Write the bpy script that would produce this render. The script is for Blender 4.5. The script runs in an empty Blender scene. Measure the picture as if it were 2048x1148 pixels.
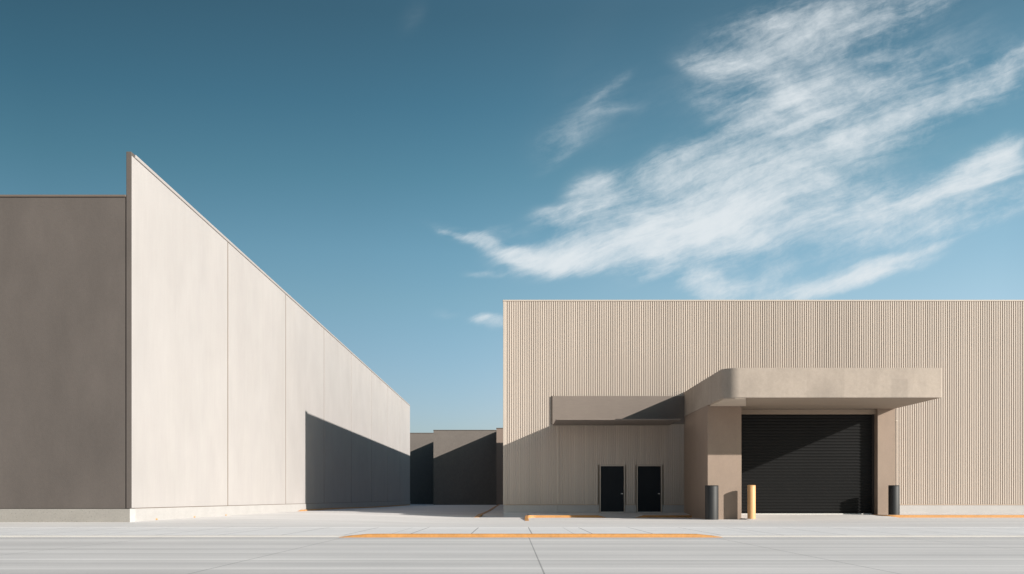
import bpy, bmesh, math, random
from mathutils import Vector, Matrix
random.seed(7)
C = bpy.context.scene.collection
SC = bpy.context.scene

# ------------------------------------------------------------------ layout constants (metres)
F = 2100.0                 # focal length in pixels of a 2048 px wide picture
H = 0.755                  # eye height
YW = 48.02                 # facade plane of the ribbed warehouse
PXM = F / YW               # pixels per metre on that plane
SUN = Vector((458.0, -0.15 * F, 196.0)).normalized()   # towards the sun

# ------------------------------------------------------------------ materials
def N(nt, kind, **kw):
    n = nt.nodes.new(kind)
    for k, v in kw.items():
        if k == 'inp':
            for i, val in v.items():
                n.inputs[i].default_value = val
        else:
            setattr(n, k, v)
    return n

def mat(name, col, rough=0.8, layers=(), bump=None, spec=0.5, metallic=0.0, boxes=(), joints=None, specks=None):
    """layers: (scale xyz, amount, detail[, tint]) world-space noise that varies the paint; boxes: repainted patches
    (axis, lo, hi, zlo, zhi, factor); joints: (spacing, offset, half width, factor) saw cuts across x"""
    m = bpy.data.materials.new(name); m.use_nodes = True
    nt = m.node_tree; L = nt.links
    bs = nt.nodes['Principled BSDF']
    bs.inputs['Roughness'].default_value = rough
    bs.inputs['Metallic'].default_value = metallic
    bs.inputs['Specular IOR Level'].default_value = spec
    geo = N(nt, 'ShaderNodeNewGeometry')
    rgb = N(nt, 'ShaderNodeRGB'); rgb.outputs[0].default_value = (*col, 1)
    cur = rgb.outputs[0]
    def mul(cur, fac):
        v = N(nt, 'ShaderNodeVectorMath', operation='SCALE')
        L.new(cur, v.inputs[0]); L.new(fac, v.inputs['Scale'])
        return v.outputs[0]
    for k, lay in enumerate(layers):
        sc, amt, det = lay[:3]
        mp = N(nt, 'ShaderNodeMapping'); mp.inputs['Scale'].default_value = sc
        mp.inputs['Location'].default_value = (k * 3.7, k * 1.3, k * 5.1)
        L.new(geo.outputs['Position'], mp.inputs['Vector'])
        nz = N(nt, 'ShaderNodeTexNoise'); nz.inputs['Scale'].default_value = 1.0
        nz.inputs['Detail'].default_value = det; nz.inputs['Roughness'].default_value = 0.6
        L.new(mp.outputs[0], nz.inputs['Vector'])
        mr = N(nt, 'ShaderNodeMapRange')
        mr.inputs['From Min'].default_value = 0.3; mr.inputs['From Max'].default_value = 0.7
        mr.inputs['To Min'].default_value = 1 - amt; mr.inputs['To Max'].default_value = 1 + amt
        L.new(nz.outputs['Fac'], mr.inputs['Value'])
        if len(lay) > 3:                       # a tinted stain instead of a change of brightness
            mx = N(nt, 'ShaderNodeMix', data_type='RGBA', blend_type='MULTIPLY')
            mr.inputs['To Min'].default_value = 0; mr.inputs['To Max'].default_value = amt
            L.new(mr.outputs[0], mx.inputs[0]); L.new(cur, mx.inputs[6]); mx.inputs[7].default_value = (*lay[3], 1)
            cur = mx.outputs[2]
        else:
            cur = mul(cur, mr.outputs[0])
    sep = N(nt, 'ShaderNodeSeparateXYZ'); L.new(geo.outputs['Position'], sep.inputs[0])
    def math_(op, a, b=None, c=None):
        n = N(nt, 'ShaderNodeMath', operation=op)
        for i, q in enumerate((a, b, c)):
            if q is None: continue
            if isinstance(q, (int, float)): n.inputs[i].default_value = q
            else: L.new(q, n.inputs[i])
        return n.outputs[0]
    for (lo, hi, zlo, zhi, fac) in boxes:
        inx = math_('MULTIPLY', math_('GREATER_THAN', sep.outputs['X'], lo), math_('LESS_THAN', sep.outputs['X'], hi))
        inz = math_('MULTIPLY', math_('GREATER_THAN', sep.outputs['Z'], zlo), math_('LESS_THAN', sep.outputs['Z'], zhi))
        cur = mul(cur, math_('MULTIPLY_ADD', math_('MULTIPLY', inx, inz), fac - 1.0, 1.0))
    if joints:
        for (sp, off, hw, fac) in joints:
            t = math_('PINGPONG', math_('SUBTRACT', sep.outputs['X'], off), sp / 2)
            cur = mul(cur, math_('MULTIPLY_ADD', math_('LESS_THAN', t, hw), fac - 1.0, 1.0))
    if specks:
        sc, thr, fac = specks
        vo = N(nt, 'ShaderNodeTexVoronoi'); vo.inputs['Scale'].default_value = sc
        L.new(geo.outputs['Position'], vo.inputs['Vector'])
        cur = mul(cur, math_('MULTIPLY_ADD', math_('LESS_THAN', vo.outputs['Distance'], thr), fac - 1.0, 1.0))
    L.new(cur, bs.inputs['Base Color'])
    if bump:
        sc, st, dist = bump
        nz = N(nt, 'ShaderNodeTexNoise'); nz.inputs['Scale'].default_value = sc; nz.inputs['Detail'].default_value = 4
        L.new(geo.outputs['Position'], nz.inputs['Vector'])
        b = N(nt, 'ShaderNodeBump'); b.inputs['Strength'].default_value = st; b.inputs['Distance'].default_value = dist
        L.new(nz.outputs['Fac'], b.inputs['Height']); L.new(b.outputs[0], bs.inputs['Normal'])
    return m

M = {}
M['white_panel'] = mat('white_panel', (0.352, 0.330, 0.322), 0.85,
    layers=[((.25, .16, .10), .035, 3), ((.9, .55, .42), .04, 5), ((2.2, 1.6, .25), .018, 4), ((9, 7, .9), .016, 3), ((30, 30, 30), .022, 2), ((.5, .3, .2), .30, 3, (1.0, .982, .955)), ((.33, .5, .3), .25, 4, (.965, .98, .975))],
    bump=(14, .12, .02))
M['white_coping'] = mat('white_coping', (0.325, 0.30, 0.29), 0.7, layers=[((1, 1, 1), .04, 2)])
M['sealant'] = mat('sealant', (0.15, 0.115, 0.088), 0.9)
M['taupe'] = mat('taupe', (0.083, 0.070, 0.063), 0.9,
    layers=[((.35, .35, .22), .09, 3), ((1.6, 1.6, .7), .07, 5), ((12, 12, 12), .04, 3)], bump=(30, .15, .02))
M['taupe_trim'] = mat('taupe_trim', (0.115, 0.09, 0.075), 0.8, layers=[((2, 2, 2), .05, 2)])
M['dark_seam'] = mat('dark_seam', (0.05, 0.04, 0.035), 0.9)
M['plinth_concrete'] = mat('plinth_concrete', (0.24, 0.225, 0.205), 0.9,
    layers=[((1.2, 1.2, 3), .06, 4), ((20, 20, 20), .05, 2)], bump=(40, .3, .01), specks=(14, .16, .72))
M['plinth_pale'] = mat('plinth_pale', (0.37, 0.355, 0.345), 0.9,
    layers=[((1.2, 1.2, 3), .05, 4), ((20, 20, 20), .04, 2)], bump=(40, .25, .01))
M['cladding'] = mat('cladding', (0.458, 0.392, 0.338), 0.55,
    layers=[((.25, .25, .1), .03, 2), ((1.05, 1, .03), .035, 1), ((9.3, 1, .02), .05, 1)])
M['clad_trim'] = mat('clad_trim', (0.42, 0.36, 0.305), 0.5, layers=[((.5, .5, .5), .03, 2)])
M['clad_base'] = mat('clad_base', (0.38, 0.29, 0.22), 0.6)
M['portal'] = mat('portal', (0.325, 0.272, 0.228), 0.85,
    layers=[((.8, .8, .5), .09, 4), ((3, 3, 1.4), .07, 5), ((9, 9, 9), .05, 3), ((25, 25, 25), .035, 2)], bump=(35, .2, .01),
    boxes=[(10.95, 12.35, 4.4, 5.7, .94), (14.10, 14.70, 4.4, 5.18, .93), (14.70, 16.1, 4.4, 5.7, 1.03)])
M['pier'] = mat('pier', (0.255, 0.192, 0.150), 0.85, layers=[((.8, .8, .5), .05, 3), ((3, 3, 2), .035, 4), ((25, 25, 25), .035, 2)], bump=(35, .2, .01))
M['fascia_brown'] = mat('fascia_brown', (0.175, 0.143, 0.122), 0.85,
    layers=[((.8, .8, .5), .05, 3), ((2, 2, 14), .04, 3), ((25, 25, 25), .03, 2)], bump=(35, .2, .01))
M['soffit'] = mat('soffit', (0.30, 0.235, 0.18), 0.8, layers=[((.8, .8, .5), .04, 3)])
M['soffit_lit'] = mat('soffit_lit', (0.50, 0.42, 0.345), 0.8, layers=[((.8, .8, .5), .04, 3)])  # lighter copy of the soffit colour, with bounced light painted in
M['black_door'] = mat('black_door', (0.009, 0.0115, 0.015), 0.6, spec=.15, layers=[((2, 2, 1), .10, 3)])
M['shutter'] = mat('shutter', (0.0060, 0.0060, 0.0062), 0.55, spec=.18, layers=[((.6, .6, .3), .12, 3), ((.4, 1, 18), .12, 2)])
M['jamb'] = mat('jamb', (0.020, 0.014, 0.012), 0.6)
M['steel'] = mat('steel', (0.72, 0.72, 0.72), 0.3, metallic=1.0)
M['white_metal'] = mat('white_metal', (0.72, 0.70, 0.66), 0.5)
M['black_paint'] = mat('black_paint', (0.013, 0.0135, 0.0145), 0.6, layers=[((3, 3, 2), .12, 3)], bump=(60, .1, .004))
M['yellow_paint'] = mat('yellow_paint', (0.48, 0.228, 0.068), 0.6,
    layers=[((2, 2, 5), .10, 4), ((14, 14, 14), .10, 4), ((1.3, 2, 3), .35, 5, (.80, .78, .80))], bump=(50, .15, .005))
M['ochre_paint'] = mat('ochre_paint', (0.53, 0.295, 0.13), 0.55, layers=[((4, 4, 1.5), .06, 3)])
M['kerb_stone'] = mat('kerb_stone', (0.42, 0.405, 0.39), 0.9, layers=[((1, 5, 5), .05, 3)])
M['far_taupe'] = mat('far_taupe', (0.155, 0.133, 0.118), 0.9,
    layers=[((.3, .3, .15), .05, 3), ((2, 2, 2), .04, 3), ((8, 8, 4), .06, 2)])
M['far_brown'] = mat('far_brown', (0.23, 0.175, 0.145), 0.9, layers=[((.3, .3, .15), .05, 3)])
M['roof_gravel'] = mat('roof_gravel', (0.35, 0.34, 0.32), 0.95, layers=[((3, 3, 3), .15, 3)])
M['road'] = mat('road', (0.605, 0.575, 0.555), 0.75,
    layers=[((.030, .8, 1), .14, 3), ((.05, 3.2, 1), .16, 4), ((.5, .5, 1), .04, 4), ((.10, 11, 1), .08, 3), ((25, 25, 1), .03, 2), ((.22, .9, 1), .22, 5, (.88, .87, .85))],
    bump=(30, .12, .01), joints=[(3.69, .335, .009, .55)])
M['pavement'] = mat('pavement', (0.69, 0.665, 0.65), 0.85,
    layers=[((.2, .6, 1), .05, 3), ((1.5, 1.5, 1), .04, 4), ((25, 25, 1), .04, 2)], bump=(40, .15, .008),
    joints=[(1.28, .42, .014, .45), (3.84, 1.3, .010, .65)])
M['yard'] = mat('yard', (0.64, 0.61, 0.59), 0.85,
    layers=[((.06, .35, 1), .09, 4), ((.25, 1.3, 1), .05, 4), ((12, 12, 1), .03, 3), ((.16, .5, 1), .28, 5, (.86, .84, .82))], bump=(30, .12, .008))
M['gutter'] = mat('gutter', (0.49, 0.47, 0.455), 0.8, layers=[((.03, 2, 1), .08, 3), ((.1, 9, 1), .06, 3)], joints=[(3.69, .335, .009, .55)])
M['edging'] = mat('edging', (0.69, 0.665, 0.65), 0.85, layers=[((.2, .6, 1), .04, 3), ((20, 20, 1), .03, 2)], joints=[(2.56, .42, .008, .5)])
M['ground'] = mat('ground', (0.42, 0.40, 0.37), 0.95, layers=[((.1, .1, 1), .1, 4)])
M['slab'] = mat('slab', (0.60, 0.575, 0.56), 0.85, layers=[((.3, .8, 1), .05, 3), ((20, 20, 1), .03, 2)])

# ------------------------------------------------------------------ mesh helpers (all shapes are given in world metres)
def new_bm(): return bmesh.new()

def add_box(bm, x0, x1, y0, y1, z0, z1, bev=0.0, seg=1):
    r = bmesh.ops.create_cube(bm, size=1.0)
    vs = r['verts']
    for v in vs:
        v.co = Vector((x0 if v.co.x < 0 else x1, y0 if v.co.y < 0 else y1, z0 if v.co.z < 0 else z1))
    if bev > 0:
        es = list({e for v in vs for e in v.link_edges})
        bmesh.ops.bevel(bm, geom=es, offset=bev, segments=seg, affect='EDGES', profile=.5)

def add_prism(bm, outline, z0, z1):
    """outline: xy points, counter-clockwise"""
    lo = [bm.verts.new((x, y, z0)) for x, y in outline]
    hi = [bm.verts.new((x, y, z1)) for x, y in outline]
    n = len(outline)
    bm.faces.new(list(reversed(lo))); bm.faces.new(hi)
    for i in range(n):
        j = (i + 1) % n
        bm.faces.new((lo[i], lo[j], hi[j], hi[i]))

def add_lathe(bm, cx, cy, prof, seg=48):
    rings = []
    for r, z in prof:
        rings.append([bm.verts.new((cx + r * math.cos(2 * math.pi * k / seg), cy + r * math.sin(2 * math.pi * k / seg), z)) for k in range(seg)])
    for a, b in zip(rings, rings[1:]):
        for k in range(seg):
            bm.faces.new((a[k], a[(k + 1) % seg], b[(k + 1) % seg], b[k]))
    bm.faces.new(list(reversed(rings[0]))); bm.faces.new(rings[-1])

def smooth(a, b, t):
    t = min(1.0, max(0.0, (t - a) / (b - a))); return t * t * (3 - 2 * t)

def gz(x, y):
    """height of the paved yard: it falls from the white wall towards the porch and levels out in the alley"""
    s1, s2 = smooth(-9, -1, x), smooth(9.5, 14, x)
    bl = smooth(27.4, 31, y) * (1 - smooth(58, 90, y)); br = smooth(27.4, 38, y) * (1 - smooth(60, 90, y))
    return -.004 + .085 * (1 - s1) * bl + (-.10 * s1 * (1 - s2) - .035 * s2) * br

def add_sweep(bm, path, w, prof, ground=None):
    """path: (x, y, height scale) points; prof: (offset to the left of the path in widths, z) closed section"""
    rings = []
    for i, (x, y, s) in enumerate(path):
        a = Vector(path[max(i - 1, 0)][:2]); b = Vector(path[min(i + 1, len(path) - 1)][:2])
        t = (b - a).normalized(); nrm = Vector((-t.y, t.x))
        g = gz(x, y) if ground is None else ground
        rings.append([bm.verts.new((x + nrm.x * o * w, y + nrm.y * o * w, g + (z if z <= 0 else z * s))) for o, z in prof])
    n = len(prof)
    for a, b in zip(rings, rings[1:]):
        for k in range(n):
            bm.faces.new((a[k], b[k], b[(k + 1) % n], a[(k + 1) % n]))
    bm.faces.new(rings[0]); bm.faces.new(list(reversed(rings[-1])))

def obj(name, bm, m, parent=None, smooth=False):
    bmesh.ops.recalc_face_normals(bm, faces=bm.faces)
    me = bpy.data.meshes.new(name)
    if parent is not None:
        off = Vector((0, 0, 0)); p = parent
        while p is not None: off += p.location; p = p.parent
        bmesh.ops.translate(bm, verts=bm.verts, vec=-off)
    bm.to_mesh(me); bm.free()
    me.materials.append(m)
    if smooth:
        for p in me.polygons: p.use_smooth = True
        me.set_sharp_from_angle(angle=math.radians(38))
    o = bpy.data.objects.new(name, me); C.objects.link(o)
    if parent is not None: o.parent = parent
    return o

def box(name, m, parent, *a, **k):
    bm = new_bm(); add_box(bm, *a, **k); return obj(name, bm, m, parent)

def tag(o, label, cat, group=None):
    o['label'] = label; o['category'] = cat
    if group: o['group'] = group
    return o

def thing(name, label, cat, loc, group=None):
    o = bpy.data.objects.new(name, None); o.location = loc; o.empty_display_size = .2; C.objects.link(o)
    return tag(o, label, cat, group)

def struct(name, bm, m, label=None):
    o = obj(name, bm, m); o['kind'] = 'structure'
    return o

# ------------------------------------------------------------------ ground, road, pavement
bm = new_bm(); add_box(bm, -900, 900, -600, 1500, -1.5, -.25); struct('ground', bm, M['ground'])
bm = new_bm(); add_box(bm, -300, 300, -60, 20.45, -.24, -.032); struct('road', bm, M['road'])
bm = new_bm(); add_box(bm, -300, 300, 20.46, 21.14, -.24, -.034); struct('gutter', bm, M['gutter'])
bm = new_bm(); add_box(bm, -300, 300, 21.302, 26.9, -.24, 0.0); struct('pavement', bm, M['pavement'])
bm = new_bm(); add_box(bm, -300, 300, 26.912, 27.44, -.24, .002); struct('edging_strip', bm, M['edging'])
bm = new_bm(); add_box(bm, -300, 300, 21.142, 21.30, -.24, 0.003, bev=.006, seg=1); struct('kerb_stones', bm, M['kerb_stone'])
xs_ = [-300, -120, -60, -30, -20] + [-16 + .5 * k for k in range(72)] + [24, 30, 60, 120, 300]
ys_g = [27.45 + .35 * k for k in range(40)] + [41.8 + .7 * k for k in range(30)] + [64, 70, 76, 82, 88, 94, 110, 154]
bm = new_bm()
gv = [[bm.verts.new((x, y, gz(x, y))) for x in xs_] for y in ys_g]
for ra, rb in zip(gv, gv[1:]):
    for k in range(len(xs_) - 1): bm.faces.new((ra[k], ra[k + 1], rb[k + 1], rb[k]))
yard = struct('yard', bm, M['yard'])
for p in yard.data.polygons: p.use_smooth = True

# ------------------------------------------------------------------ left warehouse: taupe mass with a tall white side wall
XL, YL0, YL1 = -10.86, 30.016, 111.79
XF = -11.03                                        # outer face of the tall wall
ZP = 0.455
lw = thing('concrete_warehouse', 'tall concrete warehouse with bright white panelled side wall and dark taupe front', 'warehouse', (XF, YL0, 0))
box('front_wall', M['taupe'], lw, -46, XF - .03, YL0 + .02, YL1, ZP, 9.36)
box('seam', M['dark_seam'], lw, -46, XF - .001, YL0 + .05, YL0 + .3, ZP - .03, 9.30)
box('front_coping', M['taupe_trim'], lw, -46.05, XF - .012, YL0 - .02, YL1 + .05, 9.362, 9.425, bev=.01)
box('roof', M['roof_gravel'], lw, -45.8, XF - .3, YL0 + .3, YL1 - .3, 9.426, 9.44)
box('end_pilaster', M['taupe'], lw, XF, XL - .022, YL0, YL0 + .30, ZP, 10.66, bev=.008)
# white panels with sealed joints between them
pitch = 10.269
y = YL0 + .004
bm = new_bm()
first = F * (-XL) / 568.0                           # the first joint
ys = [YL0 + .0] + [first + pitch * k for k in range(0, 7)] + [YL1]
for a, b in zip(ys, ys[1:]):
    if b > YL1: b = YL1
    if a >= YL1: break
    add_box(bm, XL - .02, XL, a + (.07 if a > YL0 + 1 else 0), b - (.07 if b < YL1 else 0), ZP + .012, 10.535, bev=.006)
obj('side_wall', bm, M['white_panel'], lw)
box('joint_sealant', M['sealant'], lw, XF + .005, XL - .012, YL0 + .305, YL1 - .01, ZP - .02, 10.54)
box('side_coping', M['white_coping'], lw, XF - .01, XL + .006, YL0 + .302, YL1 + .01, 10.56, 10.665, bev=.012)
bm = new_bm()
o = [(-46, YL0 - .03), (XL - .06, YL0 - .03), (XL + .035, YL0 + .16), (XL + .035, YL0 + .20), (-46, YL0 + .20)]
add_prism(bm, [o[0], o[1], (XL - .05, YL0 + .20), o[4]], -.3, ZP - .012)
obj('front_plinth', bm, M['plinth_concrete'], lw)
bm = new_bm()
add_prism(bm, [(XL - .056, YL0 - .029), (XL + .04, YL0 + .15), (XL + .04, YL1), (XL - .04, YL1), (XL - .04, YL0 + .201), (XL - .046, YL0 + .2)], -.3, ZP - .006)
obj('side_plinth', bm, M['plinth_pale'], lw)
for px in (312, 388, 451):
    yy = F * (-XL - .04) / (1024 - px)
    bm = new_bm(); add_box(bm, XL + .03, XL + .09, yy - .03, yy + .03, .09, .135, bev=.01); obj('drain_spout', bm, M['ochre_paint'], lw)

# ------------------------------------------------------------------ ribbed warehouse on the right
XR = -17.0 / PXM                                    # its left corner
ZR = 9.81
rw = thing('ribbed_warehouse', 'wide beige warehouse clad in vertical ribs with porch canopy and black shutter', 'warehouse', (XR, YW, 0))
YB = 106.4
box('wall', M['clad_base'], rw, XR + .03, 60, YW + .12, YB, -.3, ZR - .05)
box('roof', M['roof_gravel'], rw, XR + .3, 59.7, YW + .4, YB - .3, ZR - .048, ZR - .03)
DOORS = [((1201 - 1024) / PXM, (1248 - 1024) / PXM), ((1275 - 1024) / PXM, (1322 - 1024) / PXM)]
ZD = .755 + (996 - 932) / PXM
ZC0 = 0.465                                         # foot of the cladding
rp = 4.4 / PXM                                      # rib pitch
def clad(name, x0, x1, yf, z0, z1, holes=(), phase=0.0):
    """vertical trapezoid ribs; holes: (xa, xb, ztop) door openings"""
    bm = new_bm(); d = .035
    n = int((x1 - x0) / rp) + 1
    pts = []
    for k in range(n):
        b = x0 + k * rp + phase
        for f, dy in ((0, 0), (.46, 0), (.54, d), (.88, d)):
            x = b + f * rp
            if x0 <= x <= x1: pts.append((x, yf + dy))
    prev = None
    for (x, yv) in pts:
        zb = z0
        for xa, xb, zt in holes:
            if xa - rp * .25 <= x <= xb + rp * .25: zb = zt
        if prev is not None:
            px_, py_, pz_ = prev
            zz = max(zb, pz_) if (zb != pz_) else zb
            a = bm.verts.new((px_, py_, zz)); b = bm.verts.new((x, yv, zz)); c = bm.verts.new((x, yv, z1)); e = bm.verts.new((px_, py_, z1))
            bm.faces.new((a, b, c, e))
        prev = (x, yv, zb)
    bmesh.ops.remove_doubles(bm, verts=bm.verts, dist=1e-5)
    return obj(name, bm, M['cladding'], rw)
XT = (1115 - 1024) / PXM                            # step in the facade
holes = [(a - .06, b + .06, ZD + .06) for a, b in DOORS]
clad('cladding', XR + .09, 60, YW - .045, ZC0, ZR - .07, holes)
box('corner_trim', M['clad_trim'], rw, XR - .02, XR + .085, YW - .055, YW + .14, ZC0 - .02, ZR - .072, bev=.008)
box('step_trim', M['clad_trim'], rw, XT - .045, XT + .045, YW - .068, YW - .046, ZC0, 4.1, bev=.006)
box('coping', M['clad_trim'], rw, XR - .035, 60.05, YW - .07, YW + .45, ZR - .07, ZR, bev=.012)
# base flashing and plinth, cut at the doors
segs = [(XR - .005, XT), (XT + .003, DOORS[0][0] - .06), (DOORS[0][1] + .06, DOORS[1][0] - .06), (DOORS[1][1] + .06, 8.0), (15.6, 60)]
bmp, bmf = new_bm(), new_bm()
for k, (a, b) in enumerate(segs):
    pr = .06 if k == 0 else .035
    add_box(bmp, a, b, YW - pr, YW + .11, -.3, ZC0 - .035, bev=.01)
    add_box(bmf, a + .002, b - .002, YW - pr - .012, YW + .1, ZC0 - .033, ZC0 - .003)
obj('plinth', bmp, M['plinth_pale'], rw); obj('base_flashing', bmf, M['clad_base'], rw)

for (a, b) in DOORS:
    bm = new_bm(); add_box(bm, a + .012, b - .012, YW + .01, YW + .06, .125, ZD - .012, bev=.004)
    d = obj('door', bm, M['black_door'], rw)
    bm = new_bm()
    add_box(bm, a - .040, a + .004, YW - .05, YW + .1, .10, ZD + .055)
    add_box(bm, b - .004, b + .040, YW - .05, YW + .1, .10, ZD + .055)
    add_box(bm, a + .0045, b - .0045, YW - .048, YW + .1, ZD - .006, ZD + .053)
    obj('frame', bm, M['clad_trim'], d)
    box('threshold', M['white_metal'], d, a, b, YW - .06, YW + .08, .101, .122)
    hx = b - .095
    bm = new_bm(); add_box(bm, hx - .02, hx + .045, YW - .025, YW + .012, .93, .975, bev=.008)
    add_box(bm, hx - .055, hx + .035, YW - .05, YW - .026, .942, .963, bev=.008, seg=2)
    obj('handle', bm, M['steel'], d)

# eyebrow canopy over the two doors: a tall fascia against the wall and a thin brim added at its foot to cast the diagonal shadow
XE0, XE1 = (1103 - 1024) / 44.18, 7.858
bm = new_bm(); yf = YW - .14
add_prism(bm, [(XE0 + .06, yf), (XE1, yf), (XE1, YW - .03), (XE0 - .0, YW - .03), (XE0, yf + .06)], 4.125, 5.405)
ec = obj('door_canopy', bm, M['fascia_brown'], rw)
box('shadow_brim', M['fascia_brown'], ec, 1.875, 7.18, YW - 3.388, YW - .03, 4.075, 4.122, bev=.006)

# porch: two piers, lintel, deep canopy, roller shutter
Z0, Z1 = 4.49, 5.59                                 # underside and top of the canopy
XC0, XC1, YC = 7.864, 15.99, 39.018
YP0, XP0 = 42.238, 9.23                              # left pier
YP1, XP1 = 43.834, 15.26                             # right pier
r = .62
arc = [(XC0 + r - r * math.sin(t), YC + r - r * math.cos(t)) for t in [math.pi / 2 * k / 10 for k in range(11)]]
bm = new_bm(); add_prism(bm, list(reversed(arc))[0:] + [(XC1 - .03, YC), (XC1, YC + .03), (XC1, YW - .03), (XC0, YW - .03)], Z0, Z1)
cn = obj('porch_canopy', bm, M['portal'], rw, smooth=True)
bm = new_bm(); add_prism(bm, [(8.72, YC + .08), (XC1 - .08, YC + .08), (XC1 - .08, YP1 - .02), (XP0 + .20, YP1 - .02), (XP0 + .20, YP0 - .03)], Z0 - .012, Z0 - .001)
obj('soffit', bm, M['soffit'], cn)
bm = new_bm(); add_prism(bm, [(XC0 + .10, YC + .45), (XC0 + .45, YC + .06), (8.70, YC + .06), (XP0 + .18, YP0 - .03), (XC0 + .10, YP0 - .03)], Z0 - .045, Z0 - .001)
obj('lit_soffit_patch', bm, M['soffit_lit'], cn)  # added sheet; its paler colour paints light bounced onto the soffit's left end
box('pier', M['pier'], rw, XC0, XP0, YP0, YW - .03, -.3, Z0 - .002, bev=.012)
box('pier', M['pier'], rw, XP1, XC1, YP1, YW - .03, -.3, Z0 - .002, bev=.012)
box('lintel', M['soffit'], rw, XP0 + .002, XP1 - .002, YP1 + 0.224, YW - .03, 4.275, Z0 - .014)
YS = YP1 + 0.434
bm = new_bm()
zz, prof, sp = .14, [], .128
while zz < 4.30:
    prof += [(zz, 0), (zz + sp * .30, -.006), (zz + sp * .62, -.030), (zz + sp * .86, -.030), (zz + sp * .97, 0)]
    zz += sp
prev = None
for z, dy in prof:
    a = bm.verts.new((XP0 + .05, YS + dy, z)); b = bm.verts.new((XP1 - .05, YS + dy, z))
    if prev: bm.faces.new((prev[0], prev[1], b, a))
    prev = (a, b)
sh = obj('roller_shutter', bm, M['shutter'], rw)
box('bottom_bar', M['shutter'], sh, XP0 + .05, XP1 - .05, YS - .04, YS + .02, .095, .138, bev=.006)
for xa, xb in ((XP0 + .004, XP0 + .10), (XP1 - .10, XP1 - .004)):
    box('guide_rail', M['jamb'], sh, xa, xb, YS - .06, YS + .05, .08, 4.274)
box('sill', M['white_metal'], sh, XP0 + .1, XP1 - .12, YS - .09, YS - .045, .070, .098, bev=.004)
bm = new_bm()
ya = 40.6
n_ = 12
rows = []
for k in range(n_ + 1):
    x = XP0 + .003 + (XP1 - XP0 - .006) * k / n_
    rows.append([bm.verts.new((x, ya, gz(x, ya) - .002)), bm.verts.new((x, 42.4, gz(x, 42.4) + .055)), bm.verts.new((x, YS + .1, .078))])
for a, b in zip(rows, rows[1:]):
    for k in range(2): bm.faces.new((a[k], b[k], b[k + 1], a[k + 1]))
v0 = bm.verts.new((XP0 + .003, YS + .1, -.2)); bm.faces.new((rows[0][0], rows[0][1], rows[0][2], v0))
struct('apron', bm, M['yard'])
# rain pipe at the right of the porch
bm = new_bm(); xp = (1792 - 1024) / PXM
add_lathe(bm, xp, YW - .075, [(.013, .46), (.013, 5.0)], 14)
rp_ = obj('drainpipe', bm, M['clad_trim'], rw, smooth=True)
for z in (1.2, 4.25):
    box('bracket', M['clad_trim'], rp_, xp - .05, xp + .05, YW - .11, YW - .03, z, z + .05)

# ------------------------------------------------------------------ raised walks beside the facade and their kerbs
ZK = .10
def kerb(name, label, path, w, h, m, group=None, ground=None):
    bm = new_bm()
    add_sweep(bm, path, w, [(0, -.05), (1, -.05), (1, h), (.22, h), (.06, h - .016), (0, h - .04)], ground)
    o = obj(name, bm, m); tag(o, label, 'kerb', group); o['kind'] = 'thing'; return o
# door walk: slopes gently up to the door sills, dropped in the middle of its front edge
yk = 45.9
px_at = lambda px, y: (px - 1024) / F * y
xa, xb, xc, xd = px_at(1058, yk), px_at(1196, yk), px_at(1288, yk), XC0 - .004
yt, zf, zs = yk + .15, -.004, .095
bm = new_bm()
def quad(*p): bm.faces.new([bm.verts.new(q) for q in p])
def strip(x0, x1, z0, z1):
    quad((x0, yt, z0), (x1, yt, z1), (x1, yt + .9, .045), (x0, yt + .9, .045))
lowz = gz(4.8, yk) + .012
strip(xa, xb, zf, zf); strip(xb, xb + .35, zf, lowz); strip(xb + .35, xc - .35, lowz, lowz); strip(xc - .35, xc, lowz, zf); strip(xc, xd, zf, zf)
quad((xa, yt + .9, .045), (xd, yt + .9, .045), (xd, YW - .02, zs), (xa, YW - .02, zs))
quad((xb, yk, lowz - .014), (xc, yk, lowz - .014), (xc - .35, yt, lowz), (xb + .35, yt, lowz))
quad((xa, yt, -.15), (xa, yt, zf), (xa, yt + .9, .045), (xa, YW - .02, zs), (xa, YW - .02, -.15))
quad((XR, YW - .02, zs), (XR, yk + .8, gz(XR, yk) + .001), (xa, yk + .8, gz(xa, yk) + .001), (xa, YW - .02, zs))
struct('walk', bm, M['slab'])
kh = zf - gz(2, yk) + .004
rc = .30
corner = [(xa + rc - rc * math.cos(t), yk - rc + rc * math.sin(t), 1) for t in [math.pi / 2 * k / 6 for k in range(7)]]
cpath = [(xa - .10, 39.4, .05), (xa - .09, 41, .25), (xa - .07, 43, .55), (xa - .03, 45, .9), (xa, yk - rc - .1, 1)] + corner + [(xb - .5, yk, 1), (xb, yk, 1), (xb + .35, yk, .12)]
kerb('kerb', 'orange kerb turning the corner of the raised walk before the two black doors', cpath, .15, kh, M['yellow_paint'], 'painted kerbs')
kerb('kerb', 'short shaded orange kerb length ending against the wide left porch pier', [(xc - .35, yk, .12), (xc, yk, 1), (xc + .8, yk, 1), (xd - .1, yk, 1), (xd, yk, 1)], .15, kh, M['yellow_paint'], 'painted kerbs')
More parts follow.
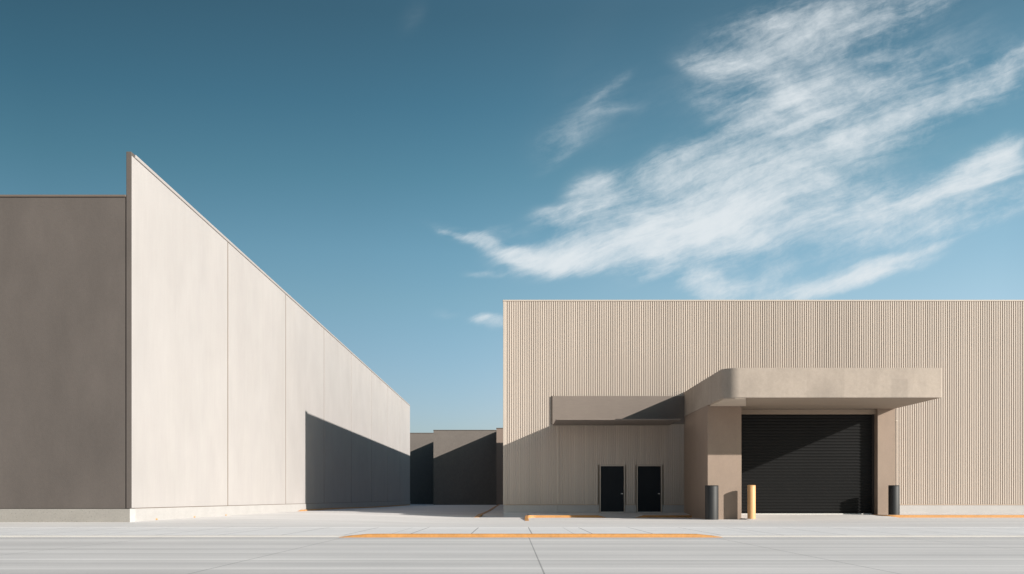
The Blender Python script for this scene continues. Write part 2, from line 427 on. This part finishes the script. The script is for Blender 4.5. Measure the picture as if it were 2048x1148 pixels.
# right walk
yq, xq, rr, ZK = 42.5, px_at(1764, 42.5), .55, .068
g2 = gz(20, 42.5)
arc2 = [(xq + rr - rr * math.cos(t), yq + rr - rr * math.sin(t), 1) for t in [math.pi / 2 * k / 8 for k in range(9)]]
kerb('kerb', 'long orange kerb with rounded end running past the right black bollard', [(xq, YP1 - .05, 1), (xq, yq + rr + .2, 1)] + arc2 + [(20, yq, 1), (30, yq, 1), (60, yq, 1)], .16, ZK - g2, M['yellow_paint'], 'painted kerbs', g2)
bm = new_bm()
pts = [(xq + .16, YW - .04), (xq + .16, yq + rr)] + [(xq + rr - (rr - .16) * math.cos(t), yq + rr - (rr - .16) * math.sin(t)) for t in [math.pi / 2 * k / 8 for k in range(1, 9)]] + [(60, yq + .16), (60, YW - .04)]
add_prism(bm, pts, -.3, ZK - .002); struct('walk', bm, M['slab'])
# street kerb with dipped ends
x0, x1, ys_ = -3.46, 4.21, 20.98
kerb('kerb', 'long straight orange kerb along the street with dipped ends', [(x0, ys_, .05), (x0 + .22, ys_, .5), (x0 + .55, ys_, .95), (x0 + .9, ys_, 1), (0, ys_, 1), (x1 - .9, ys_, 1), (x1 - .5, ys_, .95), (x1 - .2, ys_, .5), (x1, ys_, .05)], .155, .070, M['yellow_paint'], 'painted kerbs', -.032)
# alley kerbs
kerb('kerb', 'orange kerb receding into the shaded alley beside the ribbed warehouse', [(-1.38, 106.4, 1), (-1.42, 84, 1), (-1.48, 63, 1), (-1.54, 51.8, 1), (-1.60, 48.4, 1), (-1.66, 46.2, .1)], .20, .11, M['yellow_paint'], 'painted kerbs')
kerb('kerb', 'low orange kerb along the foot of the white panelled wall', [(XL + .10, 53.0, .1), (XL + .11, 53.8, .9), (XL + .11, 61.6, 1), (XL + .11, 84, 1), (XL + .11, 110.6, 1)][::-1], -.20, .08, M['yellow_paint'], 'painted kerbs')
bm = new_bm()
ra_ = [(-1.38, 49.3), (-1.27, 63), (-1.21, 84), (-1.18, 106.4)]
vv_ = [(bm.verts.new((x, y, gz(x, y) + .09)), bm.verts.new((XR - .03, y, gz(x, y) + .10))) for x, y in ra_]
for a, b in zip(vv_, vv_[1:]): bm.faces.new((a[0], a[1], b[1], b[0]))
f0 = [bm.verts.new((-1.38, 48.2, gz(-1.3, 48.2))), bm.verts.new((XR - .03, 48.2, gz(-1, 48.2)))]
bm.faces.new((f0[0], f0[1], vv_[0][1], vv_[0][0]))
struct('alley_walk', bm, M['yard'])

# ------------------------------------------------------------------ bollards
def bollard(name, label, px, base_y, rad, h, m, z0=None):
    xx = (px - 1024) / F * base_y
    if z0 is None: z0 = gz(xx, base_y); h -= z0
    t = thing(name, label, 'bollard', (xx, base_y, z0), 'bollards before the porch')
    bm = new_bm()
    add_lathe(bm, xx, base_y, [(rad * 1.0, z0 - .02), (rad, z0 + h - .05), (rad - .004, z0 + h - .042)], 56)
    obj('post', bm, m, t, smooth=True)
    bm = new_bm()
    add_lathe(bm, xx, base_y, [(rad - .004, z0 + h - .042), (rad + .002, z0 + h - .036), (rad + .002, z0 + h - .018), (rad - .012, z0 + h - .004), (rad - .04, z0 + h)], 56)
    obj('cap', bm, m, t, smooth=True)
    return t
bollard('bollard', 'fat black bollard against the wide left pier of the porch', 1423.5, YP0 - .50, .265, 1.26, M['black_paint'])
bollard('bollard', 'slim ochre yellow bollard before the black roller shutter', 1503, YP0 - .50, .160, 1.27, M['ochre_paint'])
bollard('bollard', 'black bollard before the narrow right pier of the porch', 1788, YP1 - .62, .222, 1.215, M['black_paint'], .066)

# ------------------------------------------------------------------ far buildings closing the alley
def far(label, x0, x1, y0, y1, z, m, cat='building'):
    t = thing('flat_roofed_building', label, cat, ((x0 + x1) / 2, y0, 0), 'buildings closing the alley')
    box('wall', m, t, x0, x1, y0, y1, -.3, z - .07)
    box('coping', M['taupe_trim'], t, x0 - .03, x1 + .03, y0 - .05, y1, z - .07, z, bev=.015)
    box('plinth', M['plinth_concrete'] if False else m, t, x0 - .02, x1 + .02, y0 - .06, y0 - .001, -.3, .42)
    return t
ym = 116.9
far('mid distance flat roofed building, the widest block closing the alley', (867 - 1024) / F * ym, 6, ym, 132.3, H + 136.3 / F * ym, M['far_taupe'])
far('farthest flat roofed building, a dark strip beside the end of the white wall', -26, -4, 132.44, 168, H + 130.5 / F * 132.44, M['far_taupe'])
far('narrow brown block peeping out past the corner of the ribbed warehouse', (993 - 1024) / F * 111.44, 12, 111.44, ym - .02, 8.2, M['far_brown'])

# ------------------------------------------------------------------ sky, clouds and sun
w = bpy.data.worlds.new('World'); SC.world = w; w.use_nodes = True
nt = w.node_tree; L = nt.links; nt.nodes.clear()
out = N(nt, 'ShaderNodeOutputWorld')
sky = N(nt, 'ShaderNodeTexSky', sky_type='NISHITA', sun_disc=False)
sky.sun_elevation = math.asin(SUN.z)
sky.sun_rotation = math.atan2(SUN.x, SUN.y)
sky.altitude = 200; sky.air_density = 1.0; sky.dust_density = 1.2; sky.ozone_density = 1.6
SKY_STRENGTH = .055
tc = N(nt, 'ShaderNodeTexCoord')
sp_ = N(nt, 'ShaderNodeSeparateXYZ'); L.new(tc.outputs['Generated'], sp_.inputs[0])
# grade of the clear sky: deeper and more teal towards the zenith and away from the sun's side
def ramp(src, stops):
    n = N(nt, 'ShaderNodeValToRGB'); e = n.color_ramp.elements
    e[0].position, e[0].color = stops[0][0], (*stops[0][1], 1)
    e[1].position, e[1].color = stops[-1][0], (*stops[-1][1], 1)
    for p_, c_ in stops[1:-1]:
        q = e.new(p_); q.color = (*c_, 1)
    L.new(src, n.inputs['Fac']); return n.outputs['Color']
def third(*c): return tuple(v / 2.5 for v in c)
zr = ramp(sp_.outputs['Z'], [(0, third(1.06, 1.12, 1.4)), (.079, third(1.06, 1.15, 1.36)), (.183, third(.95, 1.19, 1.17)), (.227, third(.857, 1.167, 1.124)),
     (.291, third(.638, 1.016, .944)), (.349, third(.50, .871, .827)), (.417, third(.442, .738, .688)), (.62, third(.55, .78, .74)), (1, third(1.0, 1.15, 1.17))])
xs = N(nt, 'ShaderNodeMath', operation='MULTIPLY_ADD'); L.new(sp_.outputs['X'], xs.inputs[0]); xs.inputs[1].default_value = .5; xs.inputs[2].default_value = .5
xr = ramp(xs.outputs[0], [(0, third(.6, .62, .62)), (.305, third(.72, .75, .75)), (.4275, third(1, 1, 1)), (.47, third(1.12, 1.12, 1.12)), (.705, third(2.35, 1.95, 1.85)),
     (.80, third(1.7, 1.6, 1.6)), (.90, third(1, 1, 1)), (1, third(.9, .9, .9))])
g1 = N(nt, 'ShaderNodeVectorMath', operation='MULTIPLY'); L.new(zr, g1.inputs[0]); L.new(xr, g1.inputs[1])
g2 = N(nt, 'ShaderNodeVectorMath', operation='MULTIPLY'); L.new(sky.outputs[0], g2.inputs[0]); L.new(g1.outputs[0], g2.inputs[1])
hs = N(nt, 'ShaderNodeVectorMath', operation='SCALE'); L.new(g2.outputs[0], hs.inputs[0]); hs.inputs['Scale'].default_value = 6.25
bg = N(nt, 'ShaderNodeBackground'); bg.inputs['Strength'].default_value = SKY_STRENGTH
L.new(hs.outputs[0], bg.inputs['Color'])
def mth(op, a, b=None, c=None, clamp=False):
    n = N(nt, 'ShaderNodeMath', operation=op, use_clamp=clamp)
    for i, q in enumerate((a, b, c)):
        if q is None: continue
        if isinstance(q, (int, float)): n.inputs[i].default_value = q
        else: L.new(q, n.inputs[i])
    return n.outputs[0]
yv = mth('MAXIMUM', sp_.outputs['Y'], .02)
CS = F / 1500.0
uu = mth('MULTIPLY', mth('DIVIDE', sp_.outputs['X'], yv), CS); vv = mth('MULTIPLY', mth('DIVIDE', sp_.outputs['Z'], yv), CS)
cb = N(nt, 'ShaderNodeCombineXYZ'); L.new(uu, cb.inputs[0]); L.new(vv, cb.inputs[1])
P0 = cb.outputs[0]
def noise(vec, scale, detail, rough=.55, rot=0, stretch=(1, 1), loc=(0, 0, 0), color=False, dist=0.0):
    m1 = N(nt, 'ShaderNodeMapping', vector_type='POINT'); m1.inputs['Rotation'].default_value = (0, 0, -rot)
    L.new(vec, m1.inputs['Vector'])
    m2 = N(nt, 'ShaderNodeMapping'); m2.inputs['Scale'].default_value = (stretch[0], stretch[1], 1); m2.inputs['Location'].default_value = loc
    L.new(m1.outputs[0], m2.inputs['Vector'])
    z = N(nt, 'ShaderNodeTexNoise'); z.inputs['Scale'].default_value = scale; z.inputs['Detail'].default_value = detail
    z.inputs['Roughness'].default_value = rough; z.inputs['Distortion'].default_value = dist
    L.new(m2.outputs[0], z.inputs['Vector'])
    return z.outputs['Color'] if color else z.outputs['Fac']
def warp(vec, scale, amt, detail=3, rot=0, stretch=(1, 1), loc=(0, 0, 0)):
    c = noise(vec, scale, detail, .6, rot, stretch, loc, True)
    s = N(nt, 'ShaderNodeVectorMath', operation='SUBTRACT'); L.new(c, s.inputs[0]); s.inputs[1].default_value = (.5, .5, .5)
    k = N(nt, 'ShaderNodeVectorMath', operation='SCALE'); L.new(s.outputs[0], k.inputs[0]); k.inputs['Scale'].default_value = amt
    a = N(nt, 'ShaderNodeVectorMath', operation='ADD'); L.new(vec, a.inputs[0]); L.new(k.outputs[0], a.inputs[1])
    return a.outputs[0]
A = math.radians(24)
P1 = warp(P0, 4.0, .055, 2, A, (.6, 1.2))
P2 = warp(P1, 15.0, .030, 3, A, (.5, 1.3), (7, 2, 0))
P3 = warp(P2, 60.0, .010, 3, A, (.4, 1.3), (1, 9, 0))
def U(x, y): return ((x - 1024) / 1500, (996 - y) / 1500)
# streaks of cirrus: centre x, y, half length, half width (in 1/1500), tilt in degrees, density
STREAKS = [
    (1330, 335, 110, 52, 18, 0.62), (1480, 315, 240, 70, 22, 0.62), (1660, 300, 330, 52, 22, 0.55), (1850, 225, 330, 42, 27, 0.44), (2040, 140, 170, 48, 30, 0.42),
    (1565, 180, 58, 36, 0, 0.71), (1450, 125, 110, 30, -6, 0.46), (1640, 205, 210, 80, 20, 0.29), (1420, 185, 60, 40, 40, 0.18),
    (1540, 65, 170, 70, 14, 0.35), (1720, 35, 240, 44, 16, 0.40), (1820, 8, 160, 26, 14, 0.35), (1820, 150, 320, 120, 25, 0.17), (1330, 420, 160, 40, 16, 0.32),
    (1195, 380, 80, 48, 14, 0.86), (1140, 430, 110, 34, 10, 0.67), (1005, 497, 150, 16, -15, 0.97), (1120, 522, 150, 28, -6, 1.19), (1290, 475, 260, 44, 12, 1.33), (1450, 425, 200, 54, 14, 1.08),
    (1540, 395, 60, 34, 30, 0.55), (1640, 400, 80, 34, 36, 0.42), (1440, 490, 240, 50, 18, 0.48), (1600, 455, 200, 46, 14, 0.38), (1580, 500, 180, 50, 10, 0.22),
    (1970, 335, 110, 42, 36, 1.16), (2000, 300, 50, 30, 45, 0.62), (1880, 395, 190, 32, 22, 1.03), (1750, 440, 180, 30, 12, 0.55), (1970, 425, 240, 34, 16, 0.55), (1790, 470, 260, 34, 6, 0.30), (1720, 400, 110, 40, 20, 0.25),
    (1690, 553, 200, 22, 11, 1.33), (1810, 512, 120, 12, 13, 1.03), (1410, 565, 85, 32, -10, 0.67), (1320, 545, 55, 16, 24, 0.42), (1500, 578, 120, 26, 6, 0.48),
    (976, 650, 52, 18, -2, 0.91), (892, 630, 36, 12, -10, 0.16), (985, 540, 60, 10, 0, 0.34), (908, 474, 40, 7, -18, 0.50), (1010, 466, 60, 13, 2, 0.28),
    (1150, 262, 130, 34, 30, 0.15), (1225, 170, 70, 12, 36, 0.20), (1100, 285, 70, 34, 20, 0.09), (1190, 200, 110, 28, 40, 0.09), (1105, 318, 70, 18, 38, 0.14), (1250, 215, 90, 14, 10, 0.09), (830, 25, 50, 30, 60, 0.12), (1180, 60, 180, 50, 50, 0.04),
    (1260, 505, 230, 36, 10, 0.91), (1150, 500, 130, 34, 0, 0.45), (1270, 420, 170, 56, 16, 0.42), (1600, 270, 300, 95, 22, 0.36), (1590, 120, 230, 95, 18, 0.29), (1440, 350, 220, 60, 20, 0.36), (1560, 440, 160, 44, 18, 0.35),
    (1500, 215, 110, 34, 12, 0.29), (1910, 180, 220, 60, 28, 0.25), (1900, 360, 120, 44, 30, 0.42), (1730, 420, 160, 44, 14, 0.30), (1640, 530, 130, 20, 8, 0.30),
    (1650, 240, 430, 190, 24, 0.24), (1520, 450, 430, 120, 14, 0.24), (1900, 430, 260, 90, 14, 0.20), (1180, 230, 170, 110, 40, 0.11), (1560, 90, 320, 120, 18, 0.20),
]
dens = None
for (cx, cy, a, b, ang, wt) in STREAKS:
    u0, v0 = U(cx, cy); t = math.radians(ang)
    m1 = N(nt, 'ShaderNodeMapping', vector_type='TEXTURE')       # inverse transform: unit circle = the streak
    m1.inputs['Location'].default_value = (u0, v0, 0); m1.inputs['Rotation'].default_value = (0, 0, t)
    m1.inputs['Scale'].default_value = (a / 1500 * 1.35, b / 1500 * 1.55, 1)
    L.new(P2, m1.inputs['Vector'])
    ln = N(nt, 'ShaderNodeVectorMath', operation='LENGTH'); L.new(m1.outputs[0], ln.inputs[0])
    mr = N(nt, 'ShaderNodeMapRange', interpolation_type='SMOOTHERSTEP')
    mr.inputs['From Min'].default_value = 1.0; mr.inputs['From Max'].default_value = 0.0
    mr.inputs['To Min'].default_value = 0.0; mr.inputs['To Max'].default_value = wt
    L.new(ln.outputs['Value'], mr.inputs['Value'])
    if dens is None: dens = mr.outputs[0]
    else:                                                         # soft union
        dens = mth('SUBTRACT', mth('ADD', dens, mr.outputs[0]), mth('MULTIPLY', mth('MULTIPLY', dens, mr.outputs[0]), .70))
nA = noise(P1, 13.0, 6, .62, A, (.35, 1.2), (3, 1, 0))
nB = noise(P3, 42.0, 5, .66, math.radians(20), (.16, 1.4), (1, 5, 0))
nC = noise(P3, 26.0, 6, .68, A, (.8, 1.1), (5, 5, 0))
gate = N(nt, 'ShaderNodeMapRange', interpolation_type='SMOOTHSTEP'); gate.inputs['From Max'].default_value = .45; L.new(dens, gate.inputs['Value'])
tex = mth('ADD', mth('MULTIPLY', mth('SUBTRACT', nA, .5), 1.6), mth('ADD', mth('MULTIPLY', mth('SUBTRACT', nB, .5), 1.05), mth('MULTIPLY', mth('SUBTRACT', nC, .5), 1.1)))
field = mth('MULTIPLY_ADD', tex, gate.outputs[0], mth('MULTIPLY', dens, .86))
mr = N(nt, 'ShaderNodeMapRange', interpolation_type='SMOOTHSTEP')
mr.inputs['From Min'].default_value = -.04; mr.inputs['From Max'].default_value = 1.46
mr.inputs['To Min'].default_value = 0; mr.inputs['To Max'].default_value = .95
L.new(field, mr.inputs['Value'])
front = N(nt, 'ShaderNodeMapRange'); front.inputs['From Min'].default_value = .05; front.inputs['From Max'].default_value = .3
L.new(sp_.outputs['Y'], front.inputs['Value'])
cov = mth('MULTIPLY', mr.outputs[0], front.outputs[0], clamp=True)
cl = N(nt, 'ShaderNodeBackground'); cl.inputs['Color'].default_value = (.89, .95, .985, 1); cl.inputs['Strength'].default_value = .57
mx = N(nt, 'ShaderNodeMixShader'); L.new(cov, mx.inputs[0]); L.new(bg.outputs[0], mx.inputs[1]); L.new(cl.outputs[0], mx.inputs[2])
L.new(mx.outputs[0], out.inputs['Surface'])

sd = bpy.data.lights.new('sun', 'SUN'); sd.energy = 5.0; sd.angle = math.radians(.5); sd.color = (1.0, .945, .87)
so = bpy.data.objects.new('sun', sd); C.objects.link(so)
so.rotation_euler = SUN.to_track_quat('Z', 'Y').to_euler(); so.location = SUN * 60

# ------------------------------------------------------------------ camera
cd = bpy.data.cameras.new('camera'); cd.sensor_fit = 'HORIZONTAL'; cd.sensor_width = 36
cd.lens = F / 2048 * 36; cd.shift_y = (996 - 574) / 2048; cd.clip_start = .1; cd.clip_end = 5000
co = bpy.data.objects.new('camera', cd); C.objects.link(co)
co.location = (0, 0, H); co.rotation_euler = (math.radians(90), 0, 0)
SC.camera = co

SC.view_settings.view_transform = 'Standard'; SC.view_settings.look = 'None'
SC.view_settings.exposure = 0.6; SC.view_settings.gamma = 1
SC.cycles.max_bounces = 8; SC.cycles.use_denoising = True
SC.cycles.denoiser = 'OPENIMAGEDENOISE'; SC.cycles.denoising_prefilter = 'ACCURATE'; SC.cycles.denoising_input_passes = 'RGB_ALBEDO_NORMAL'
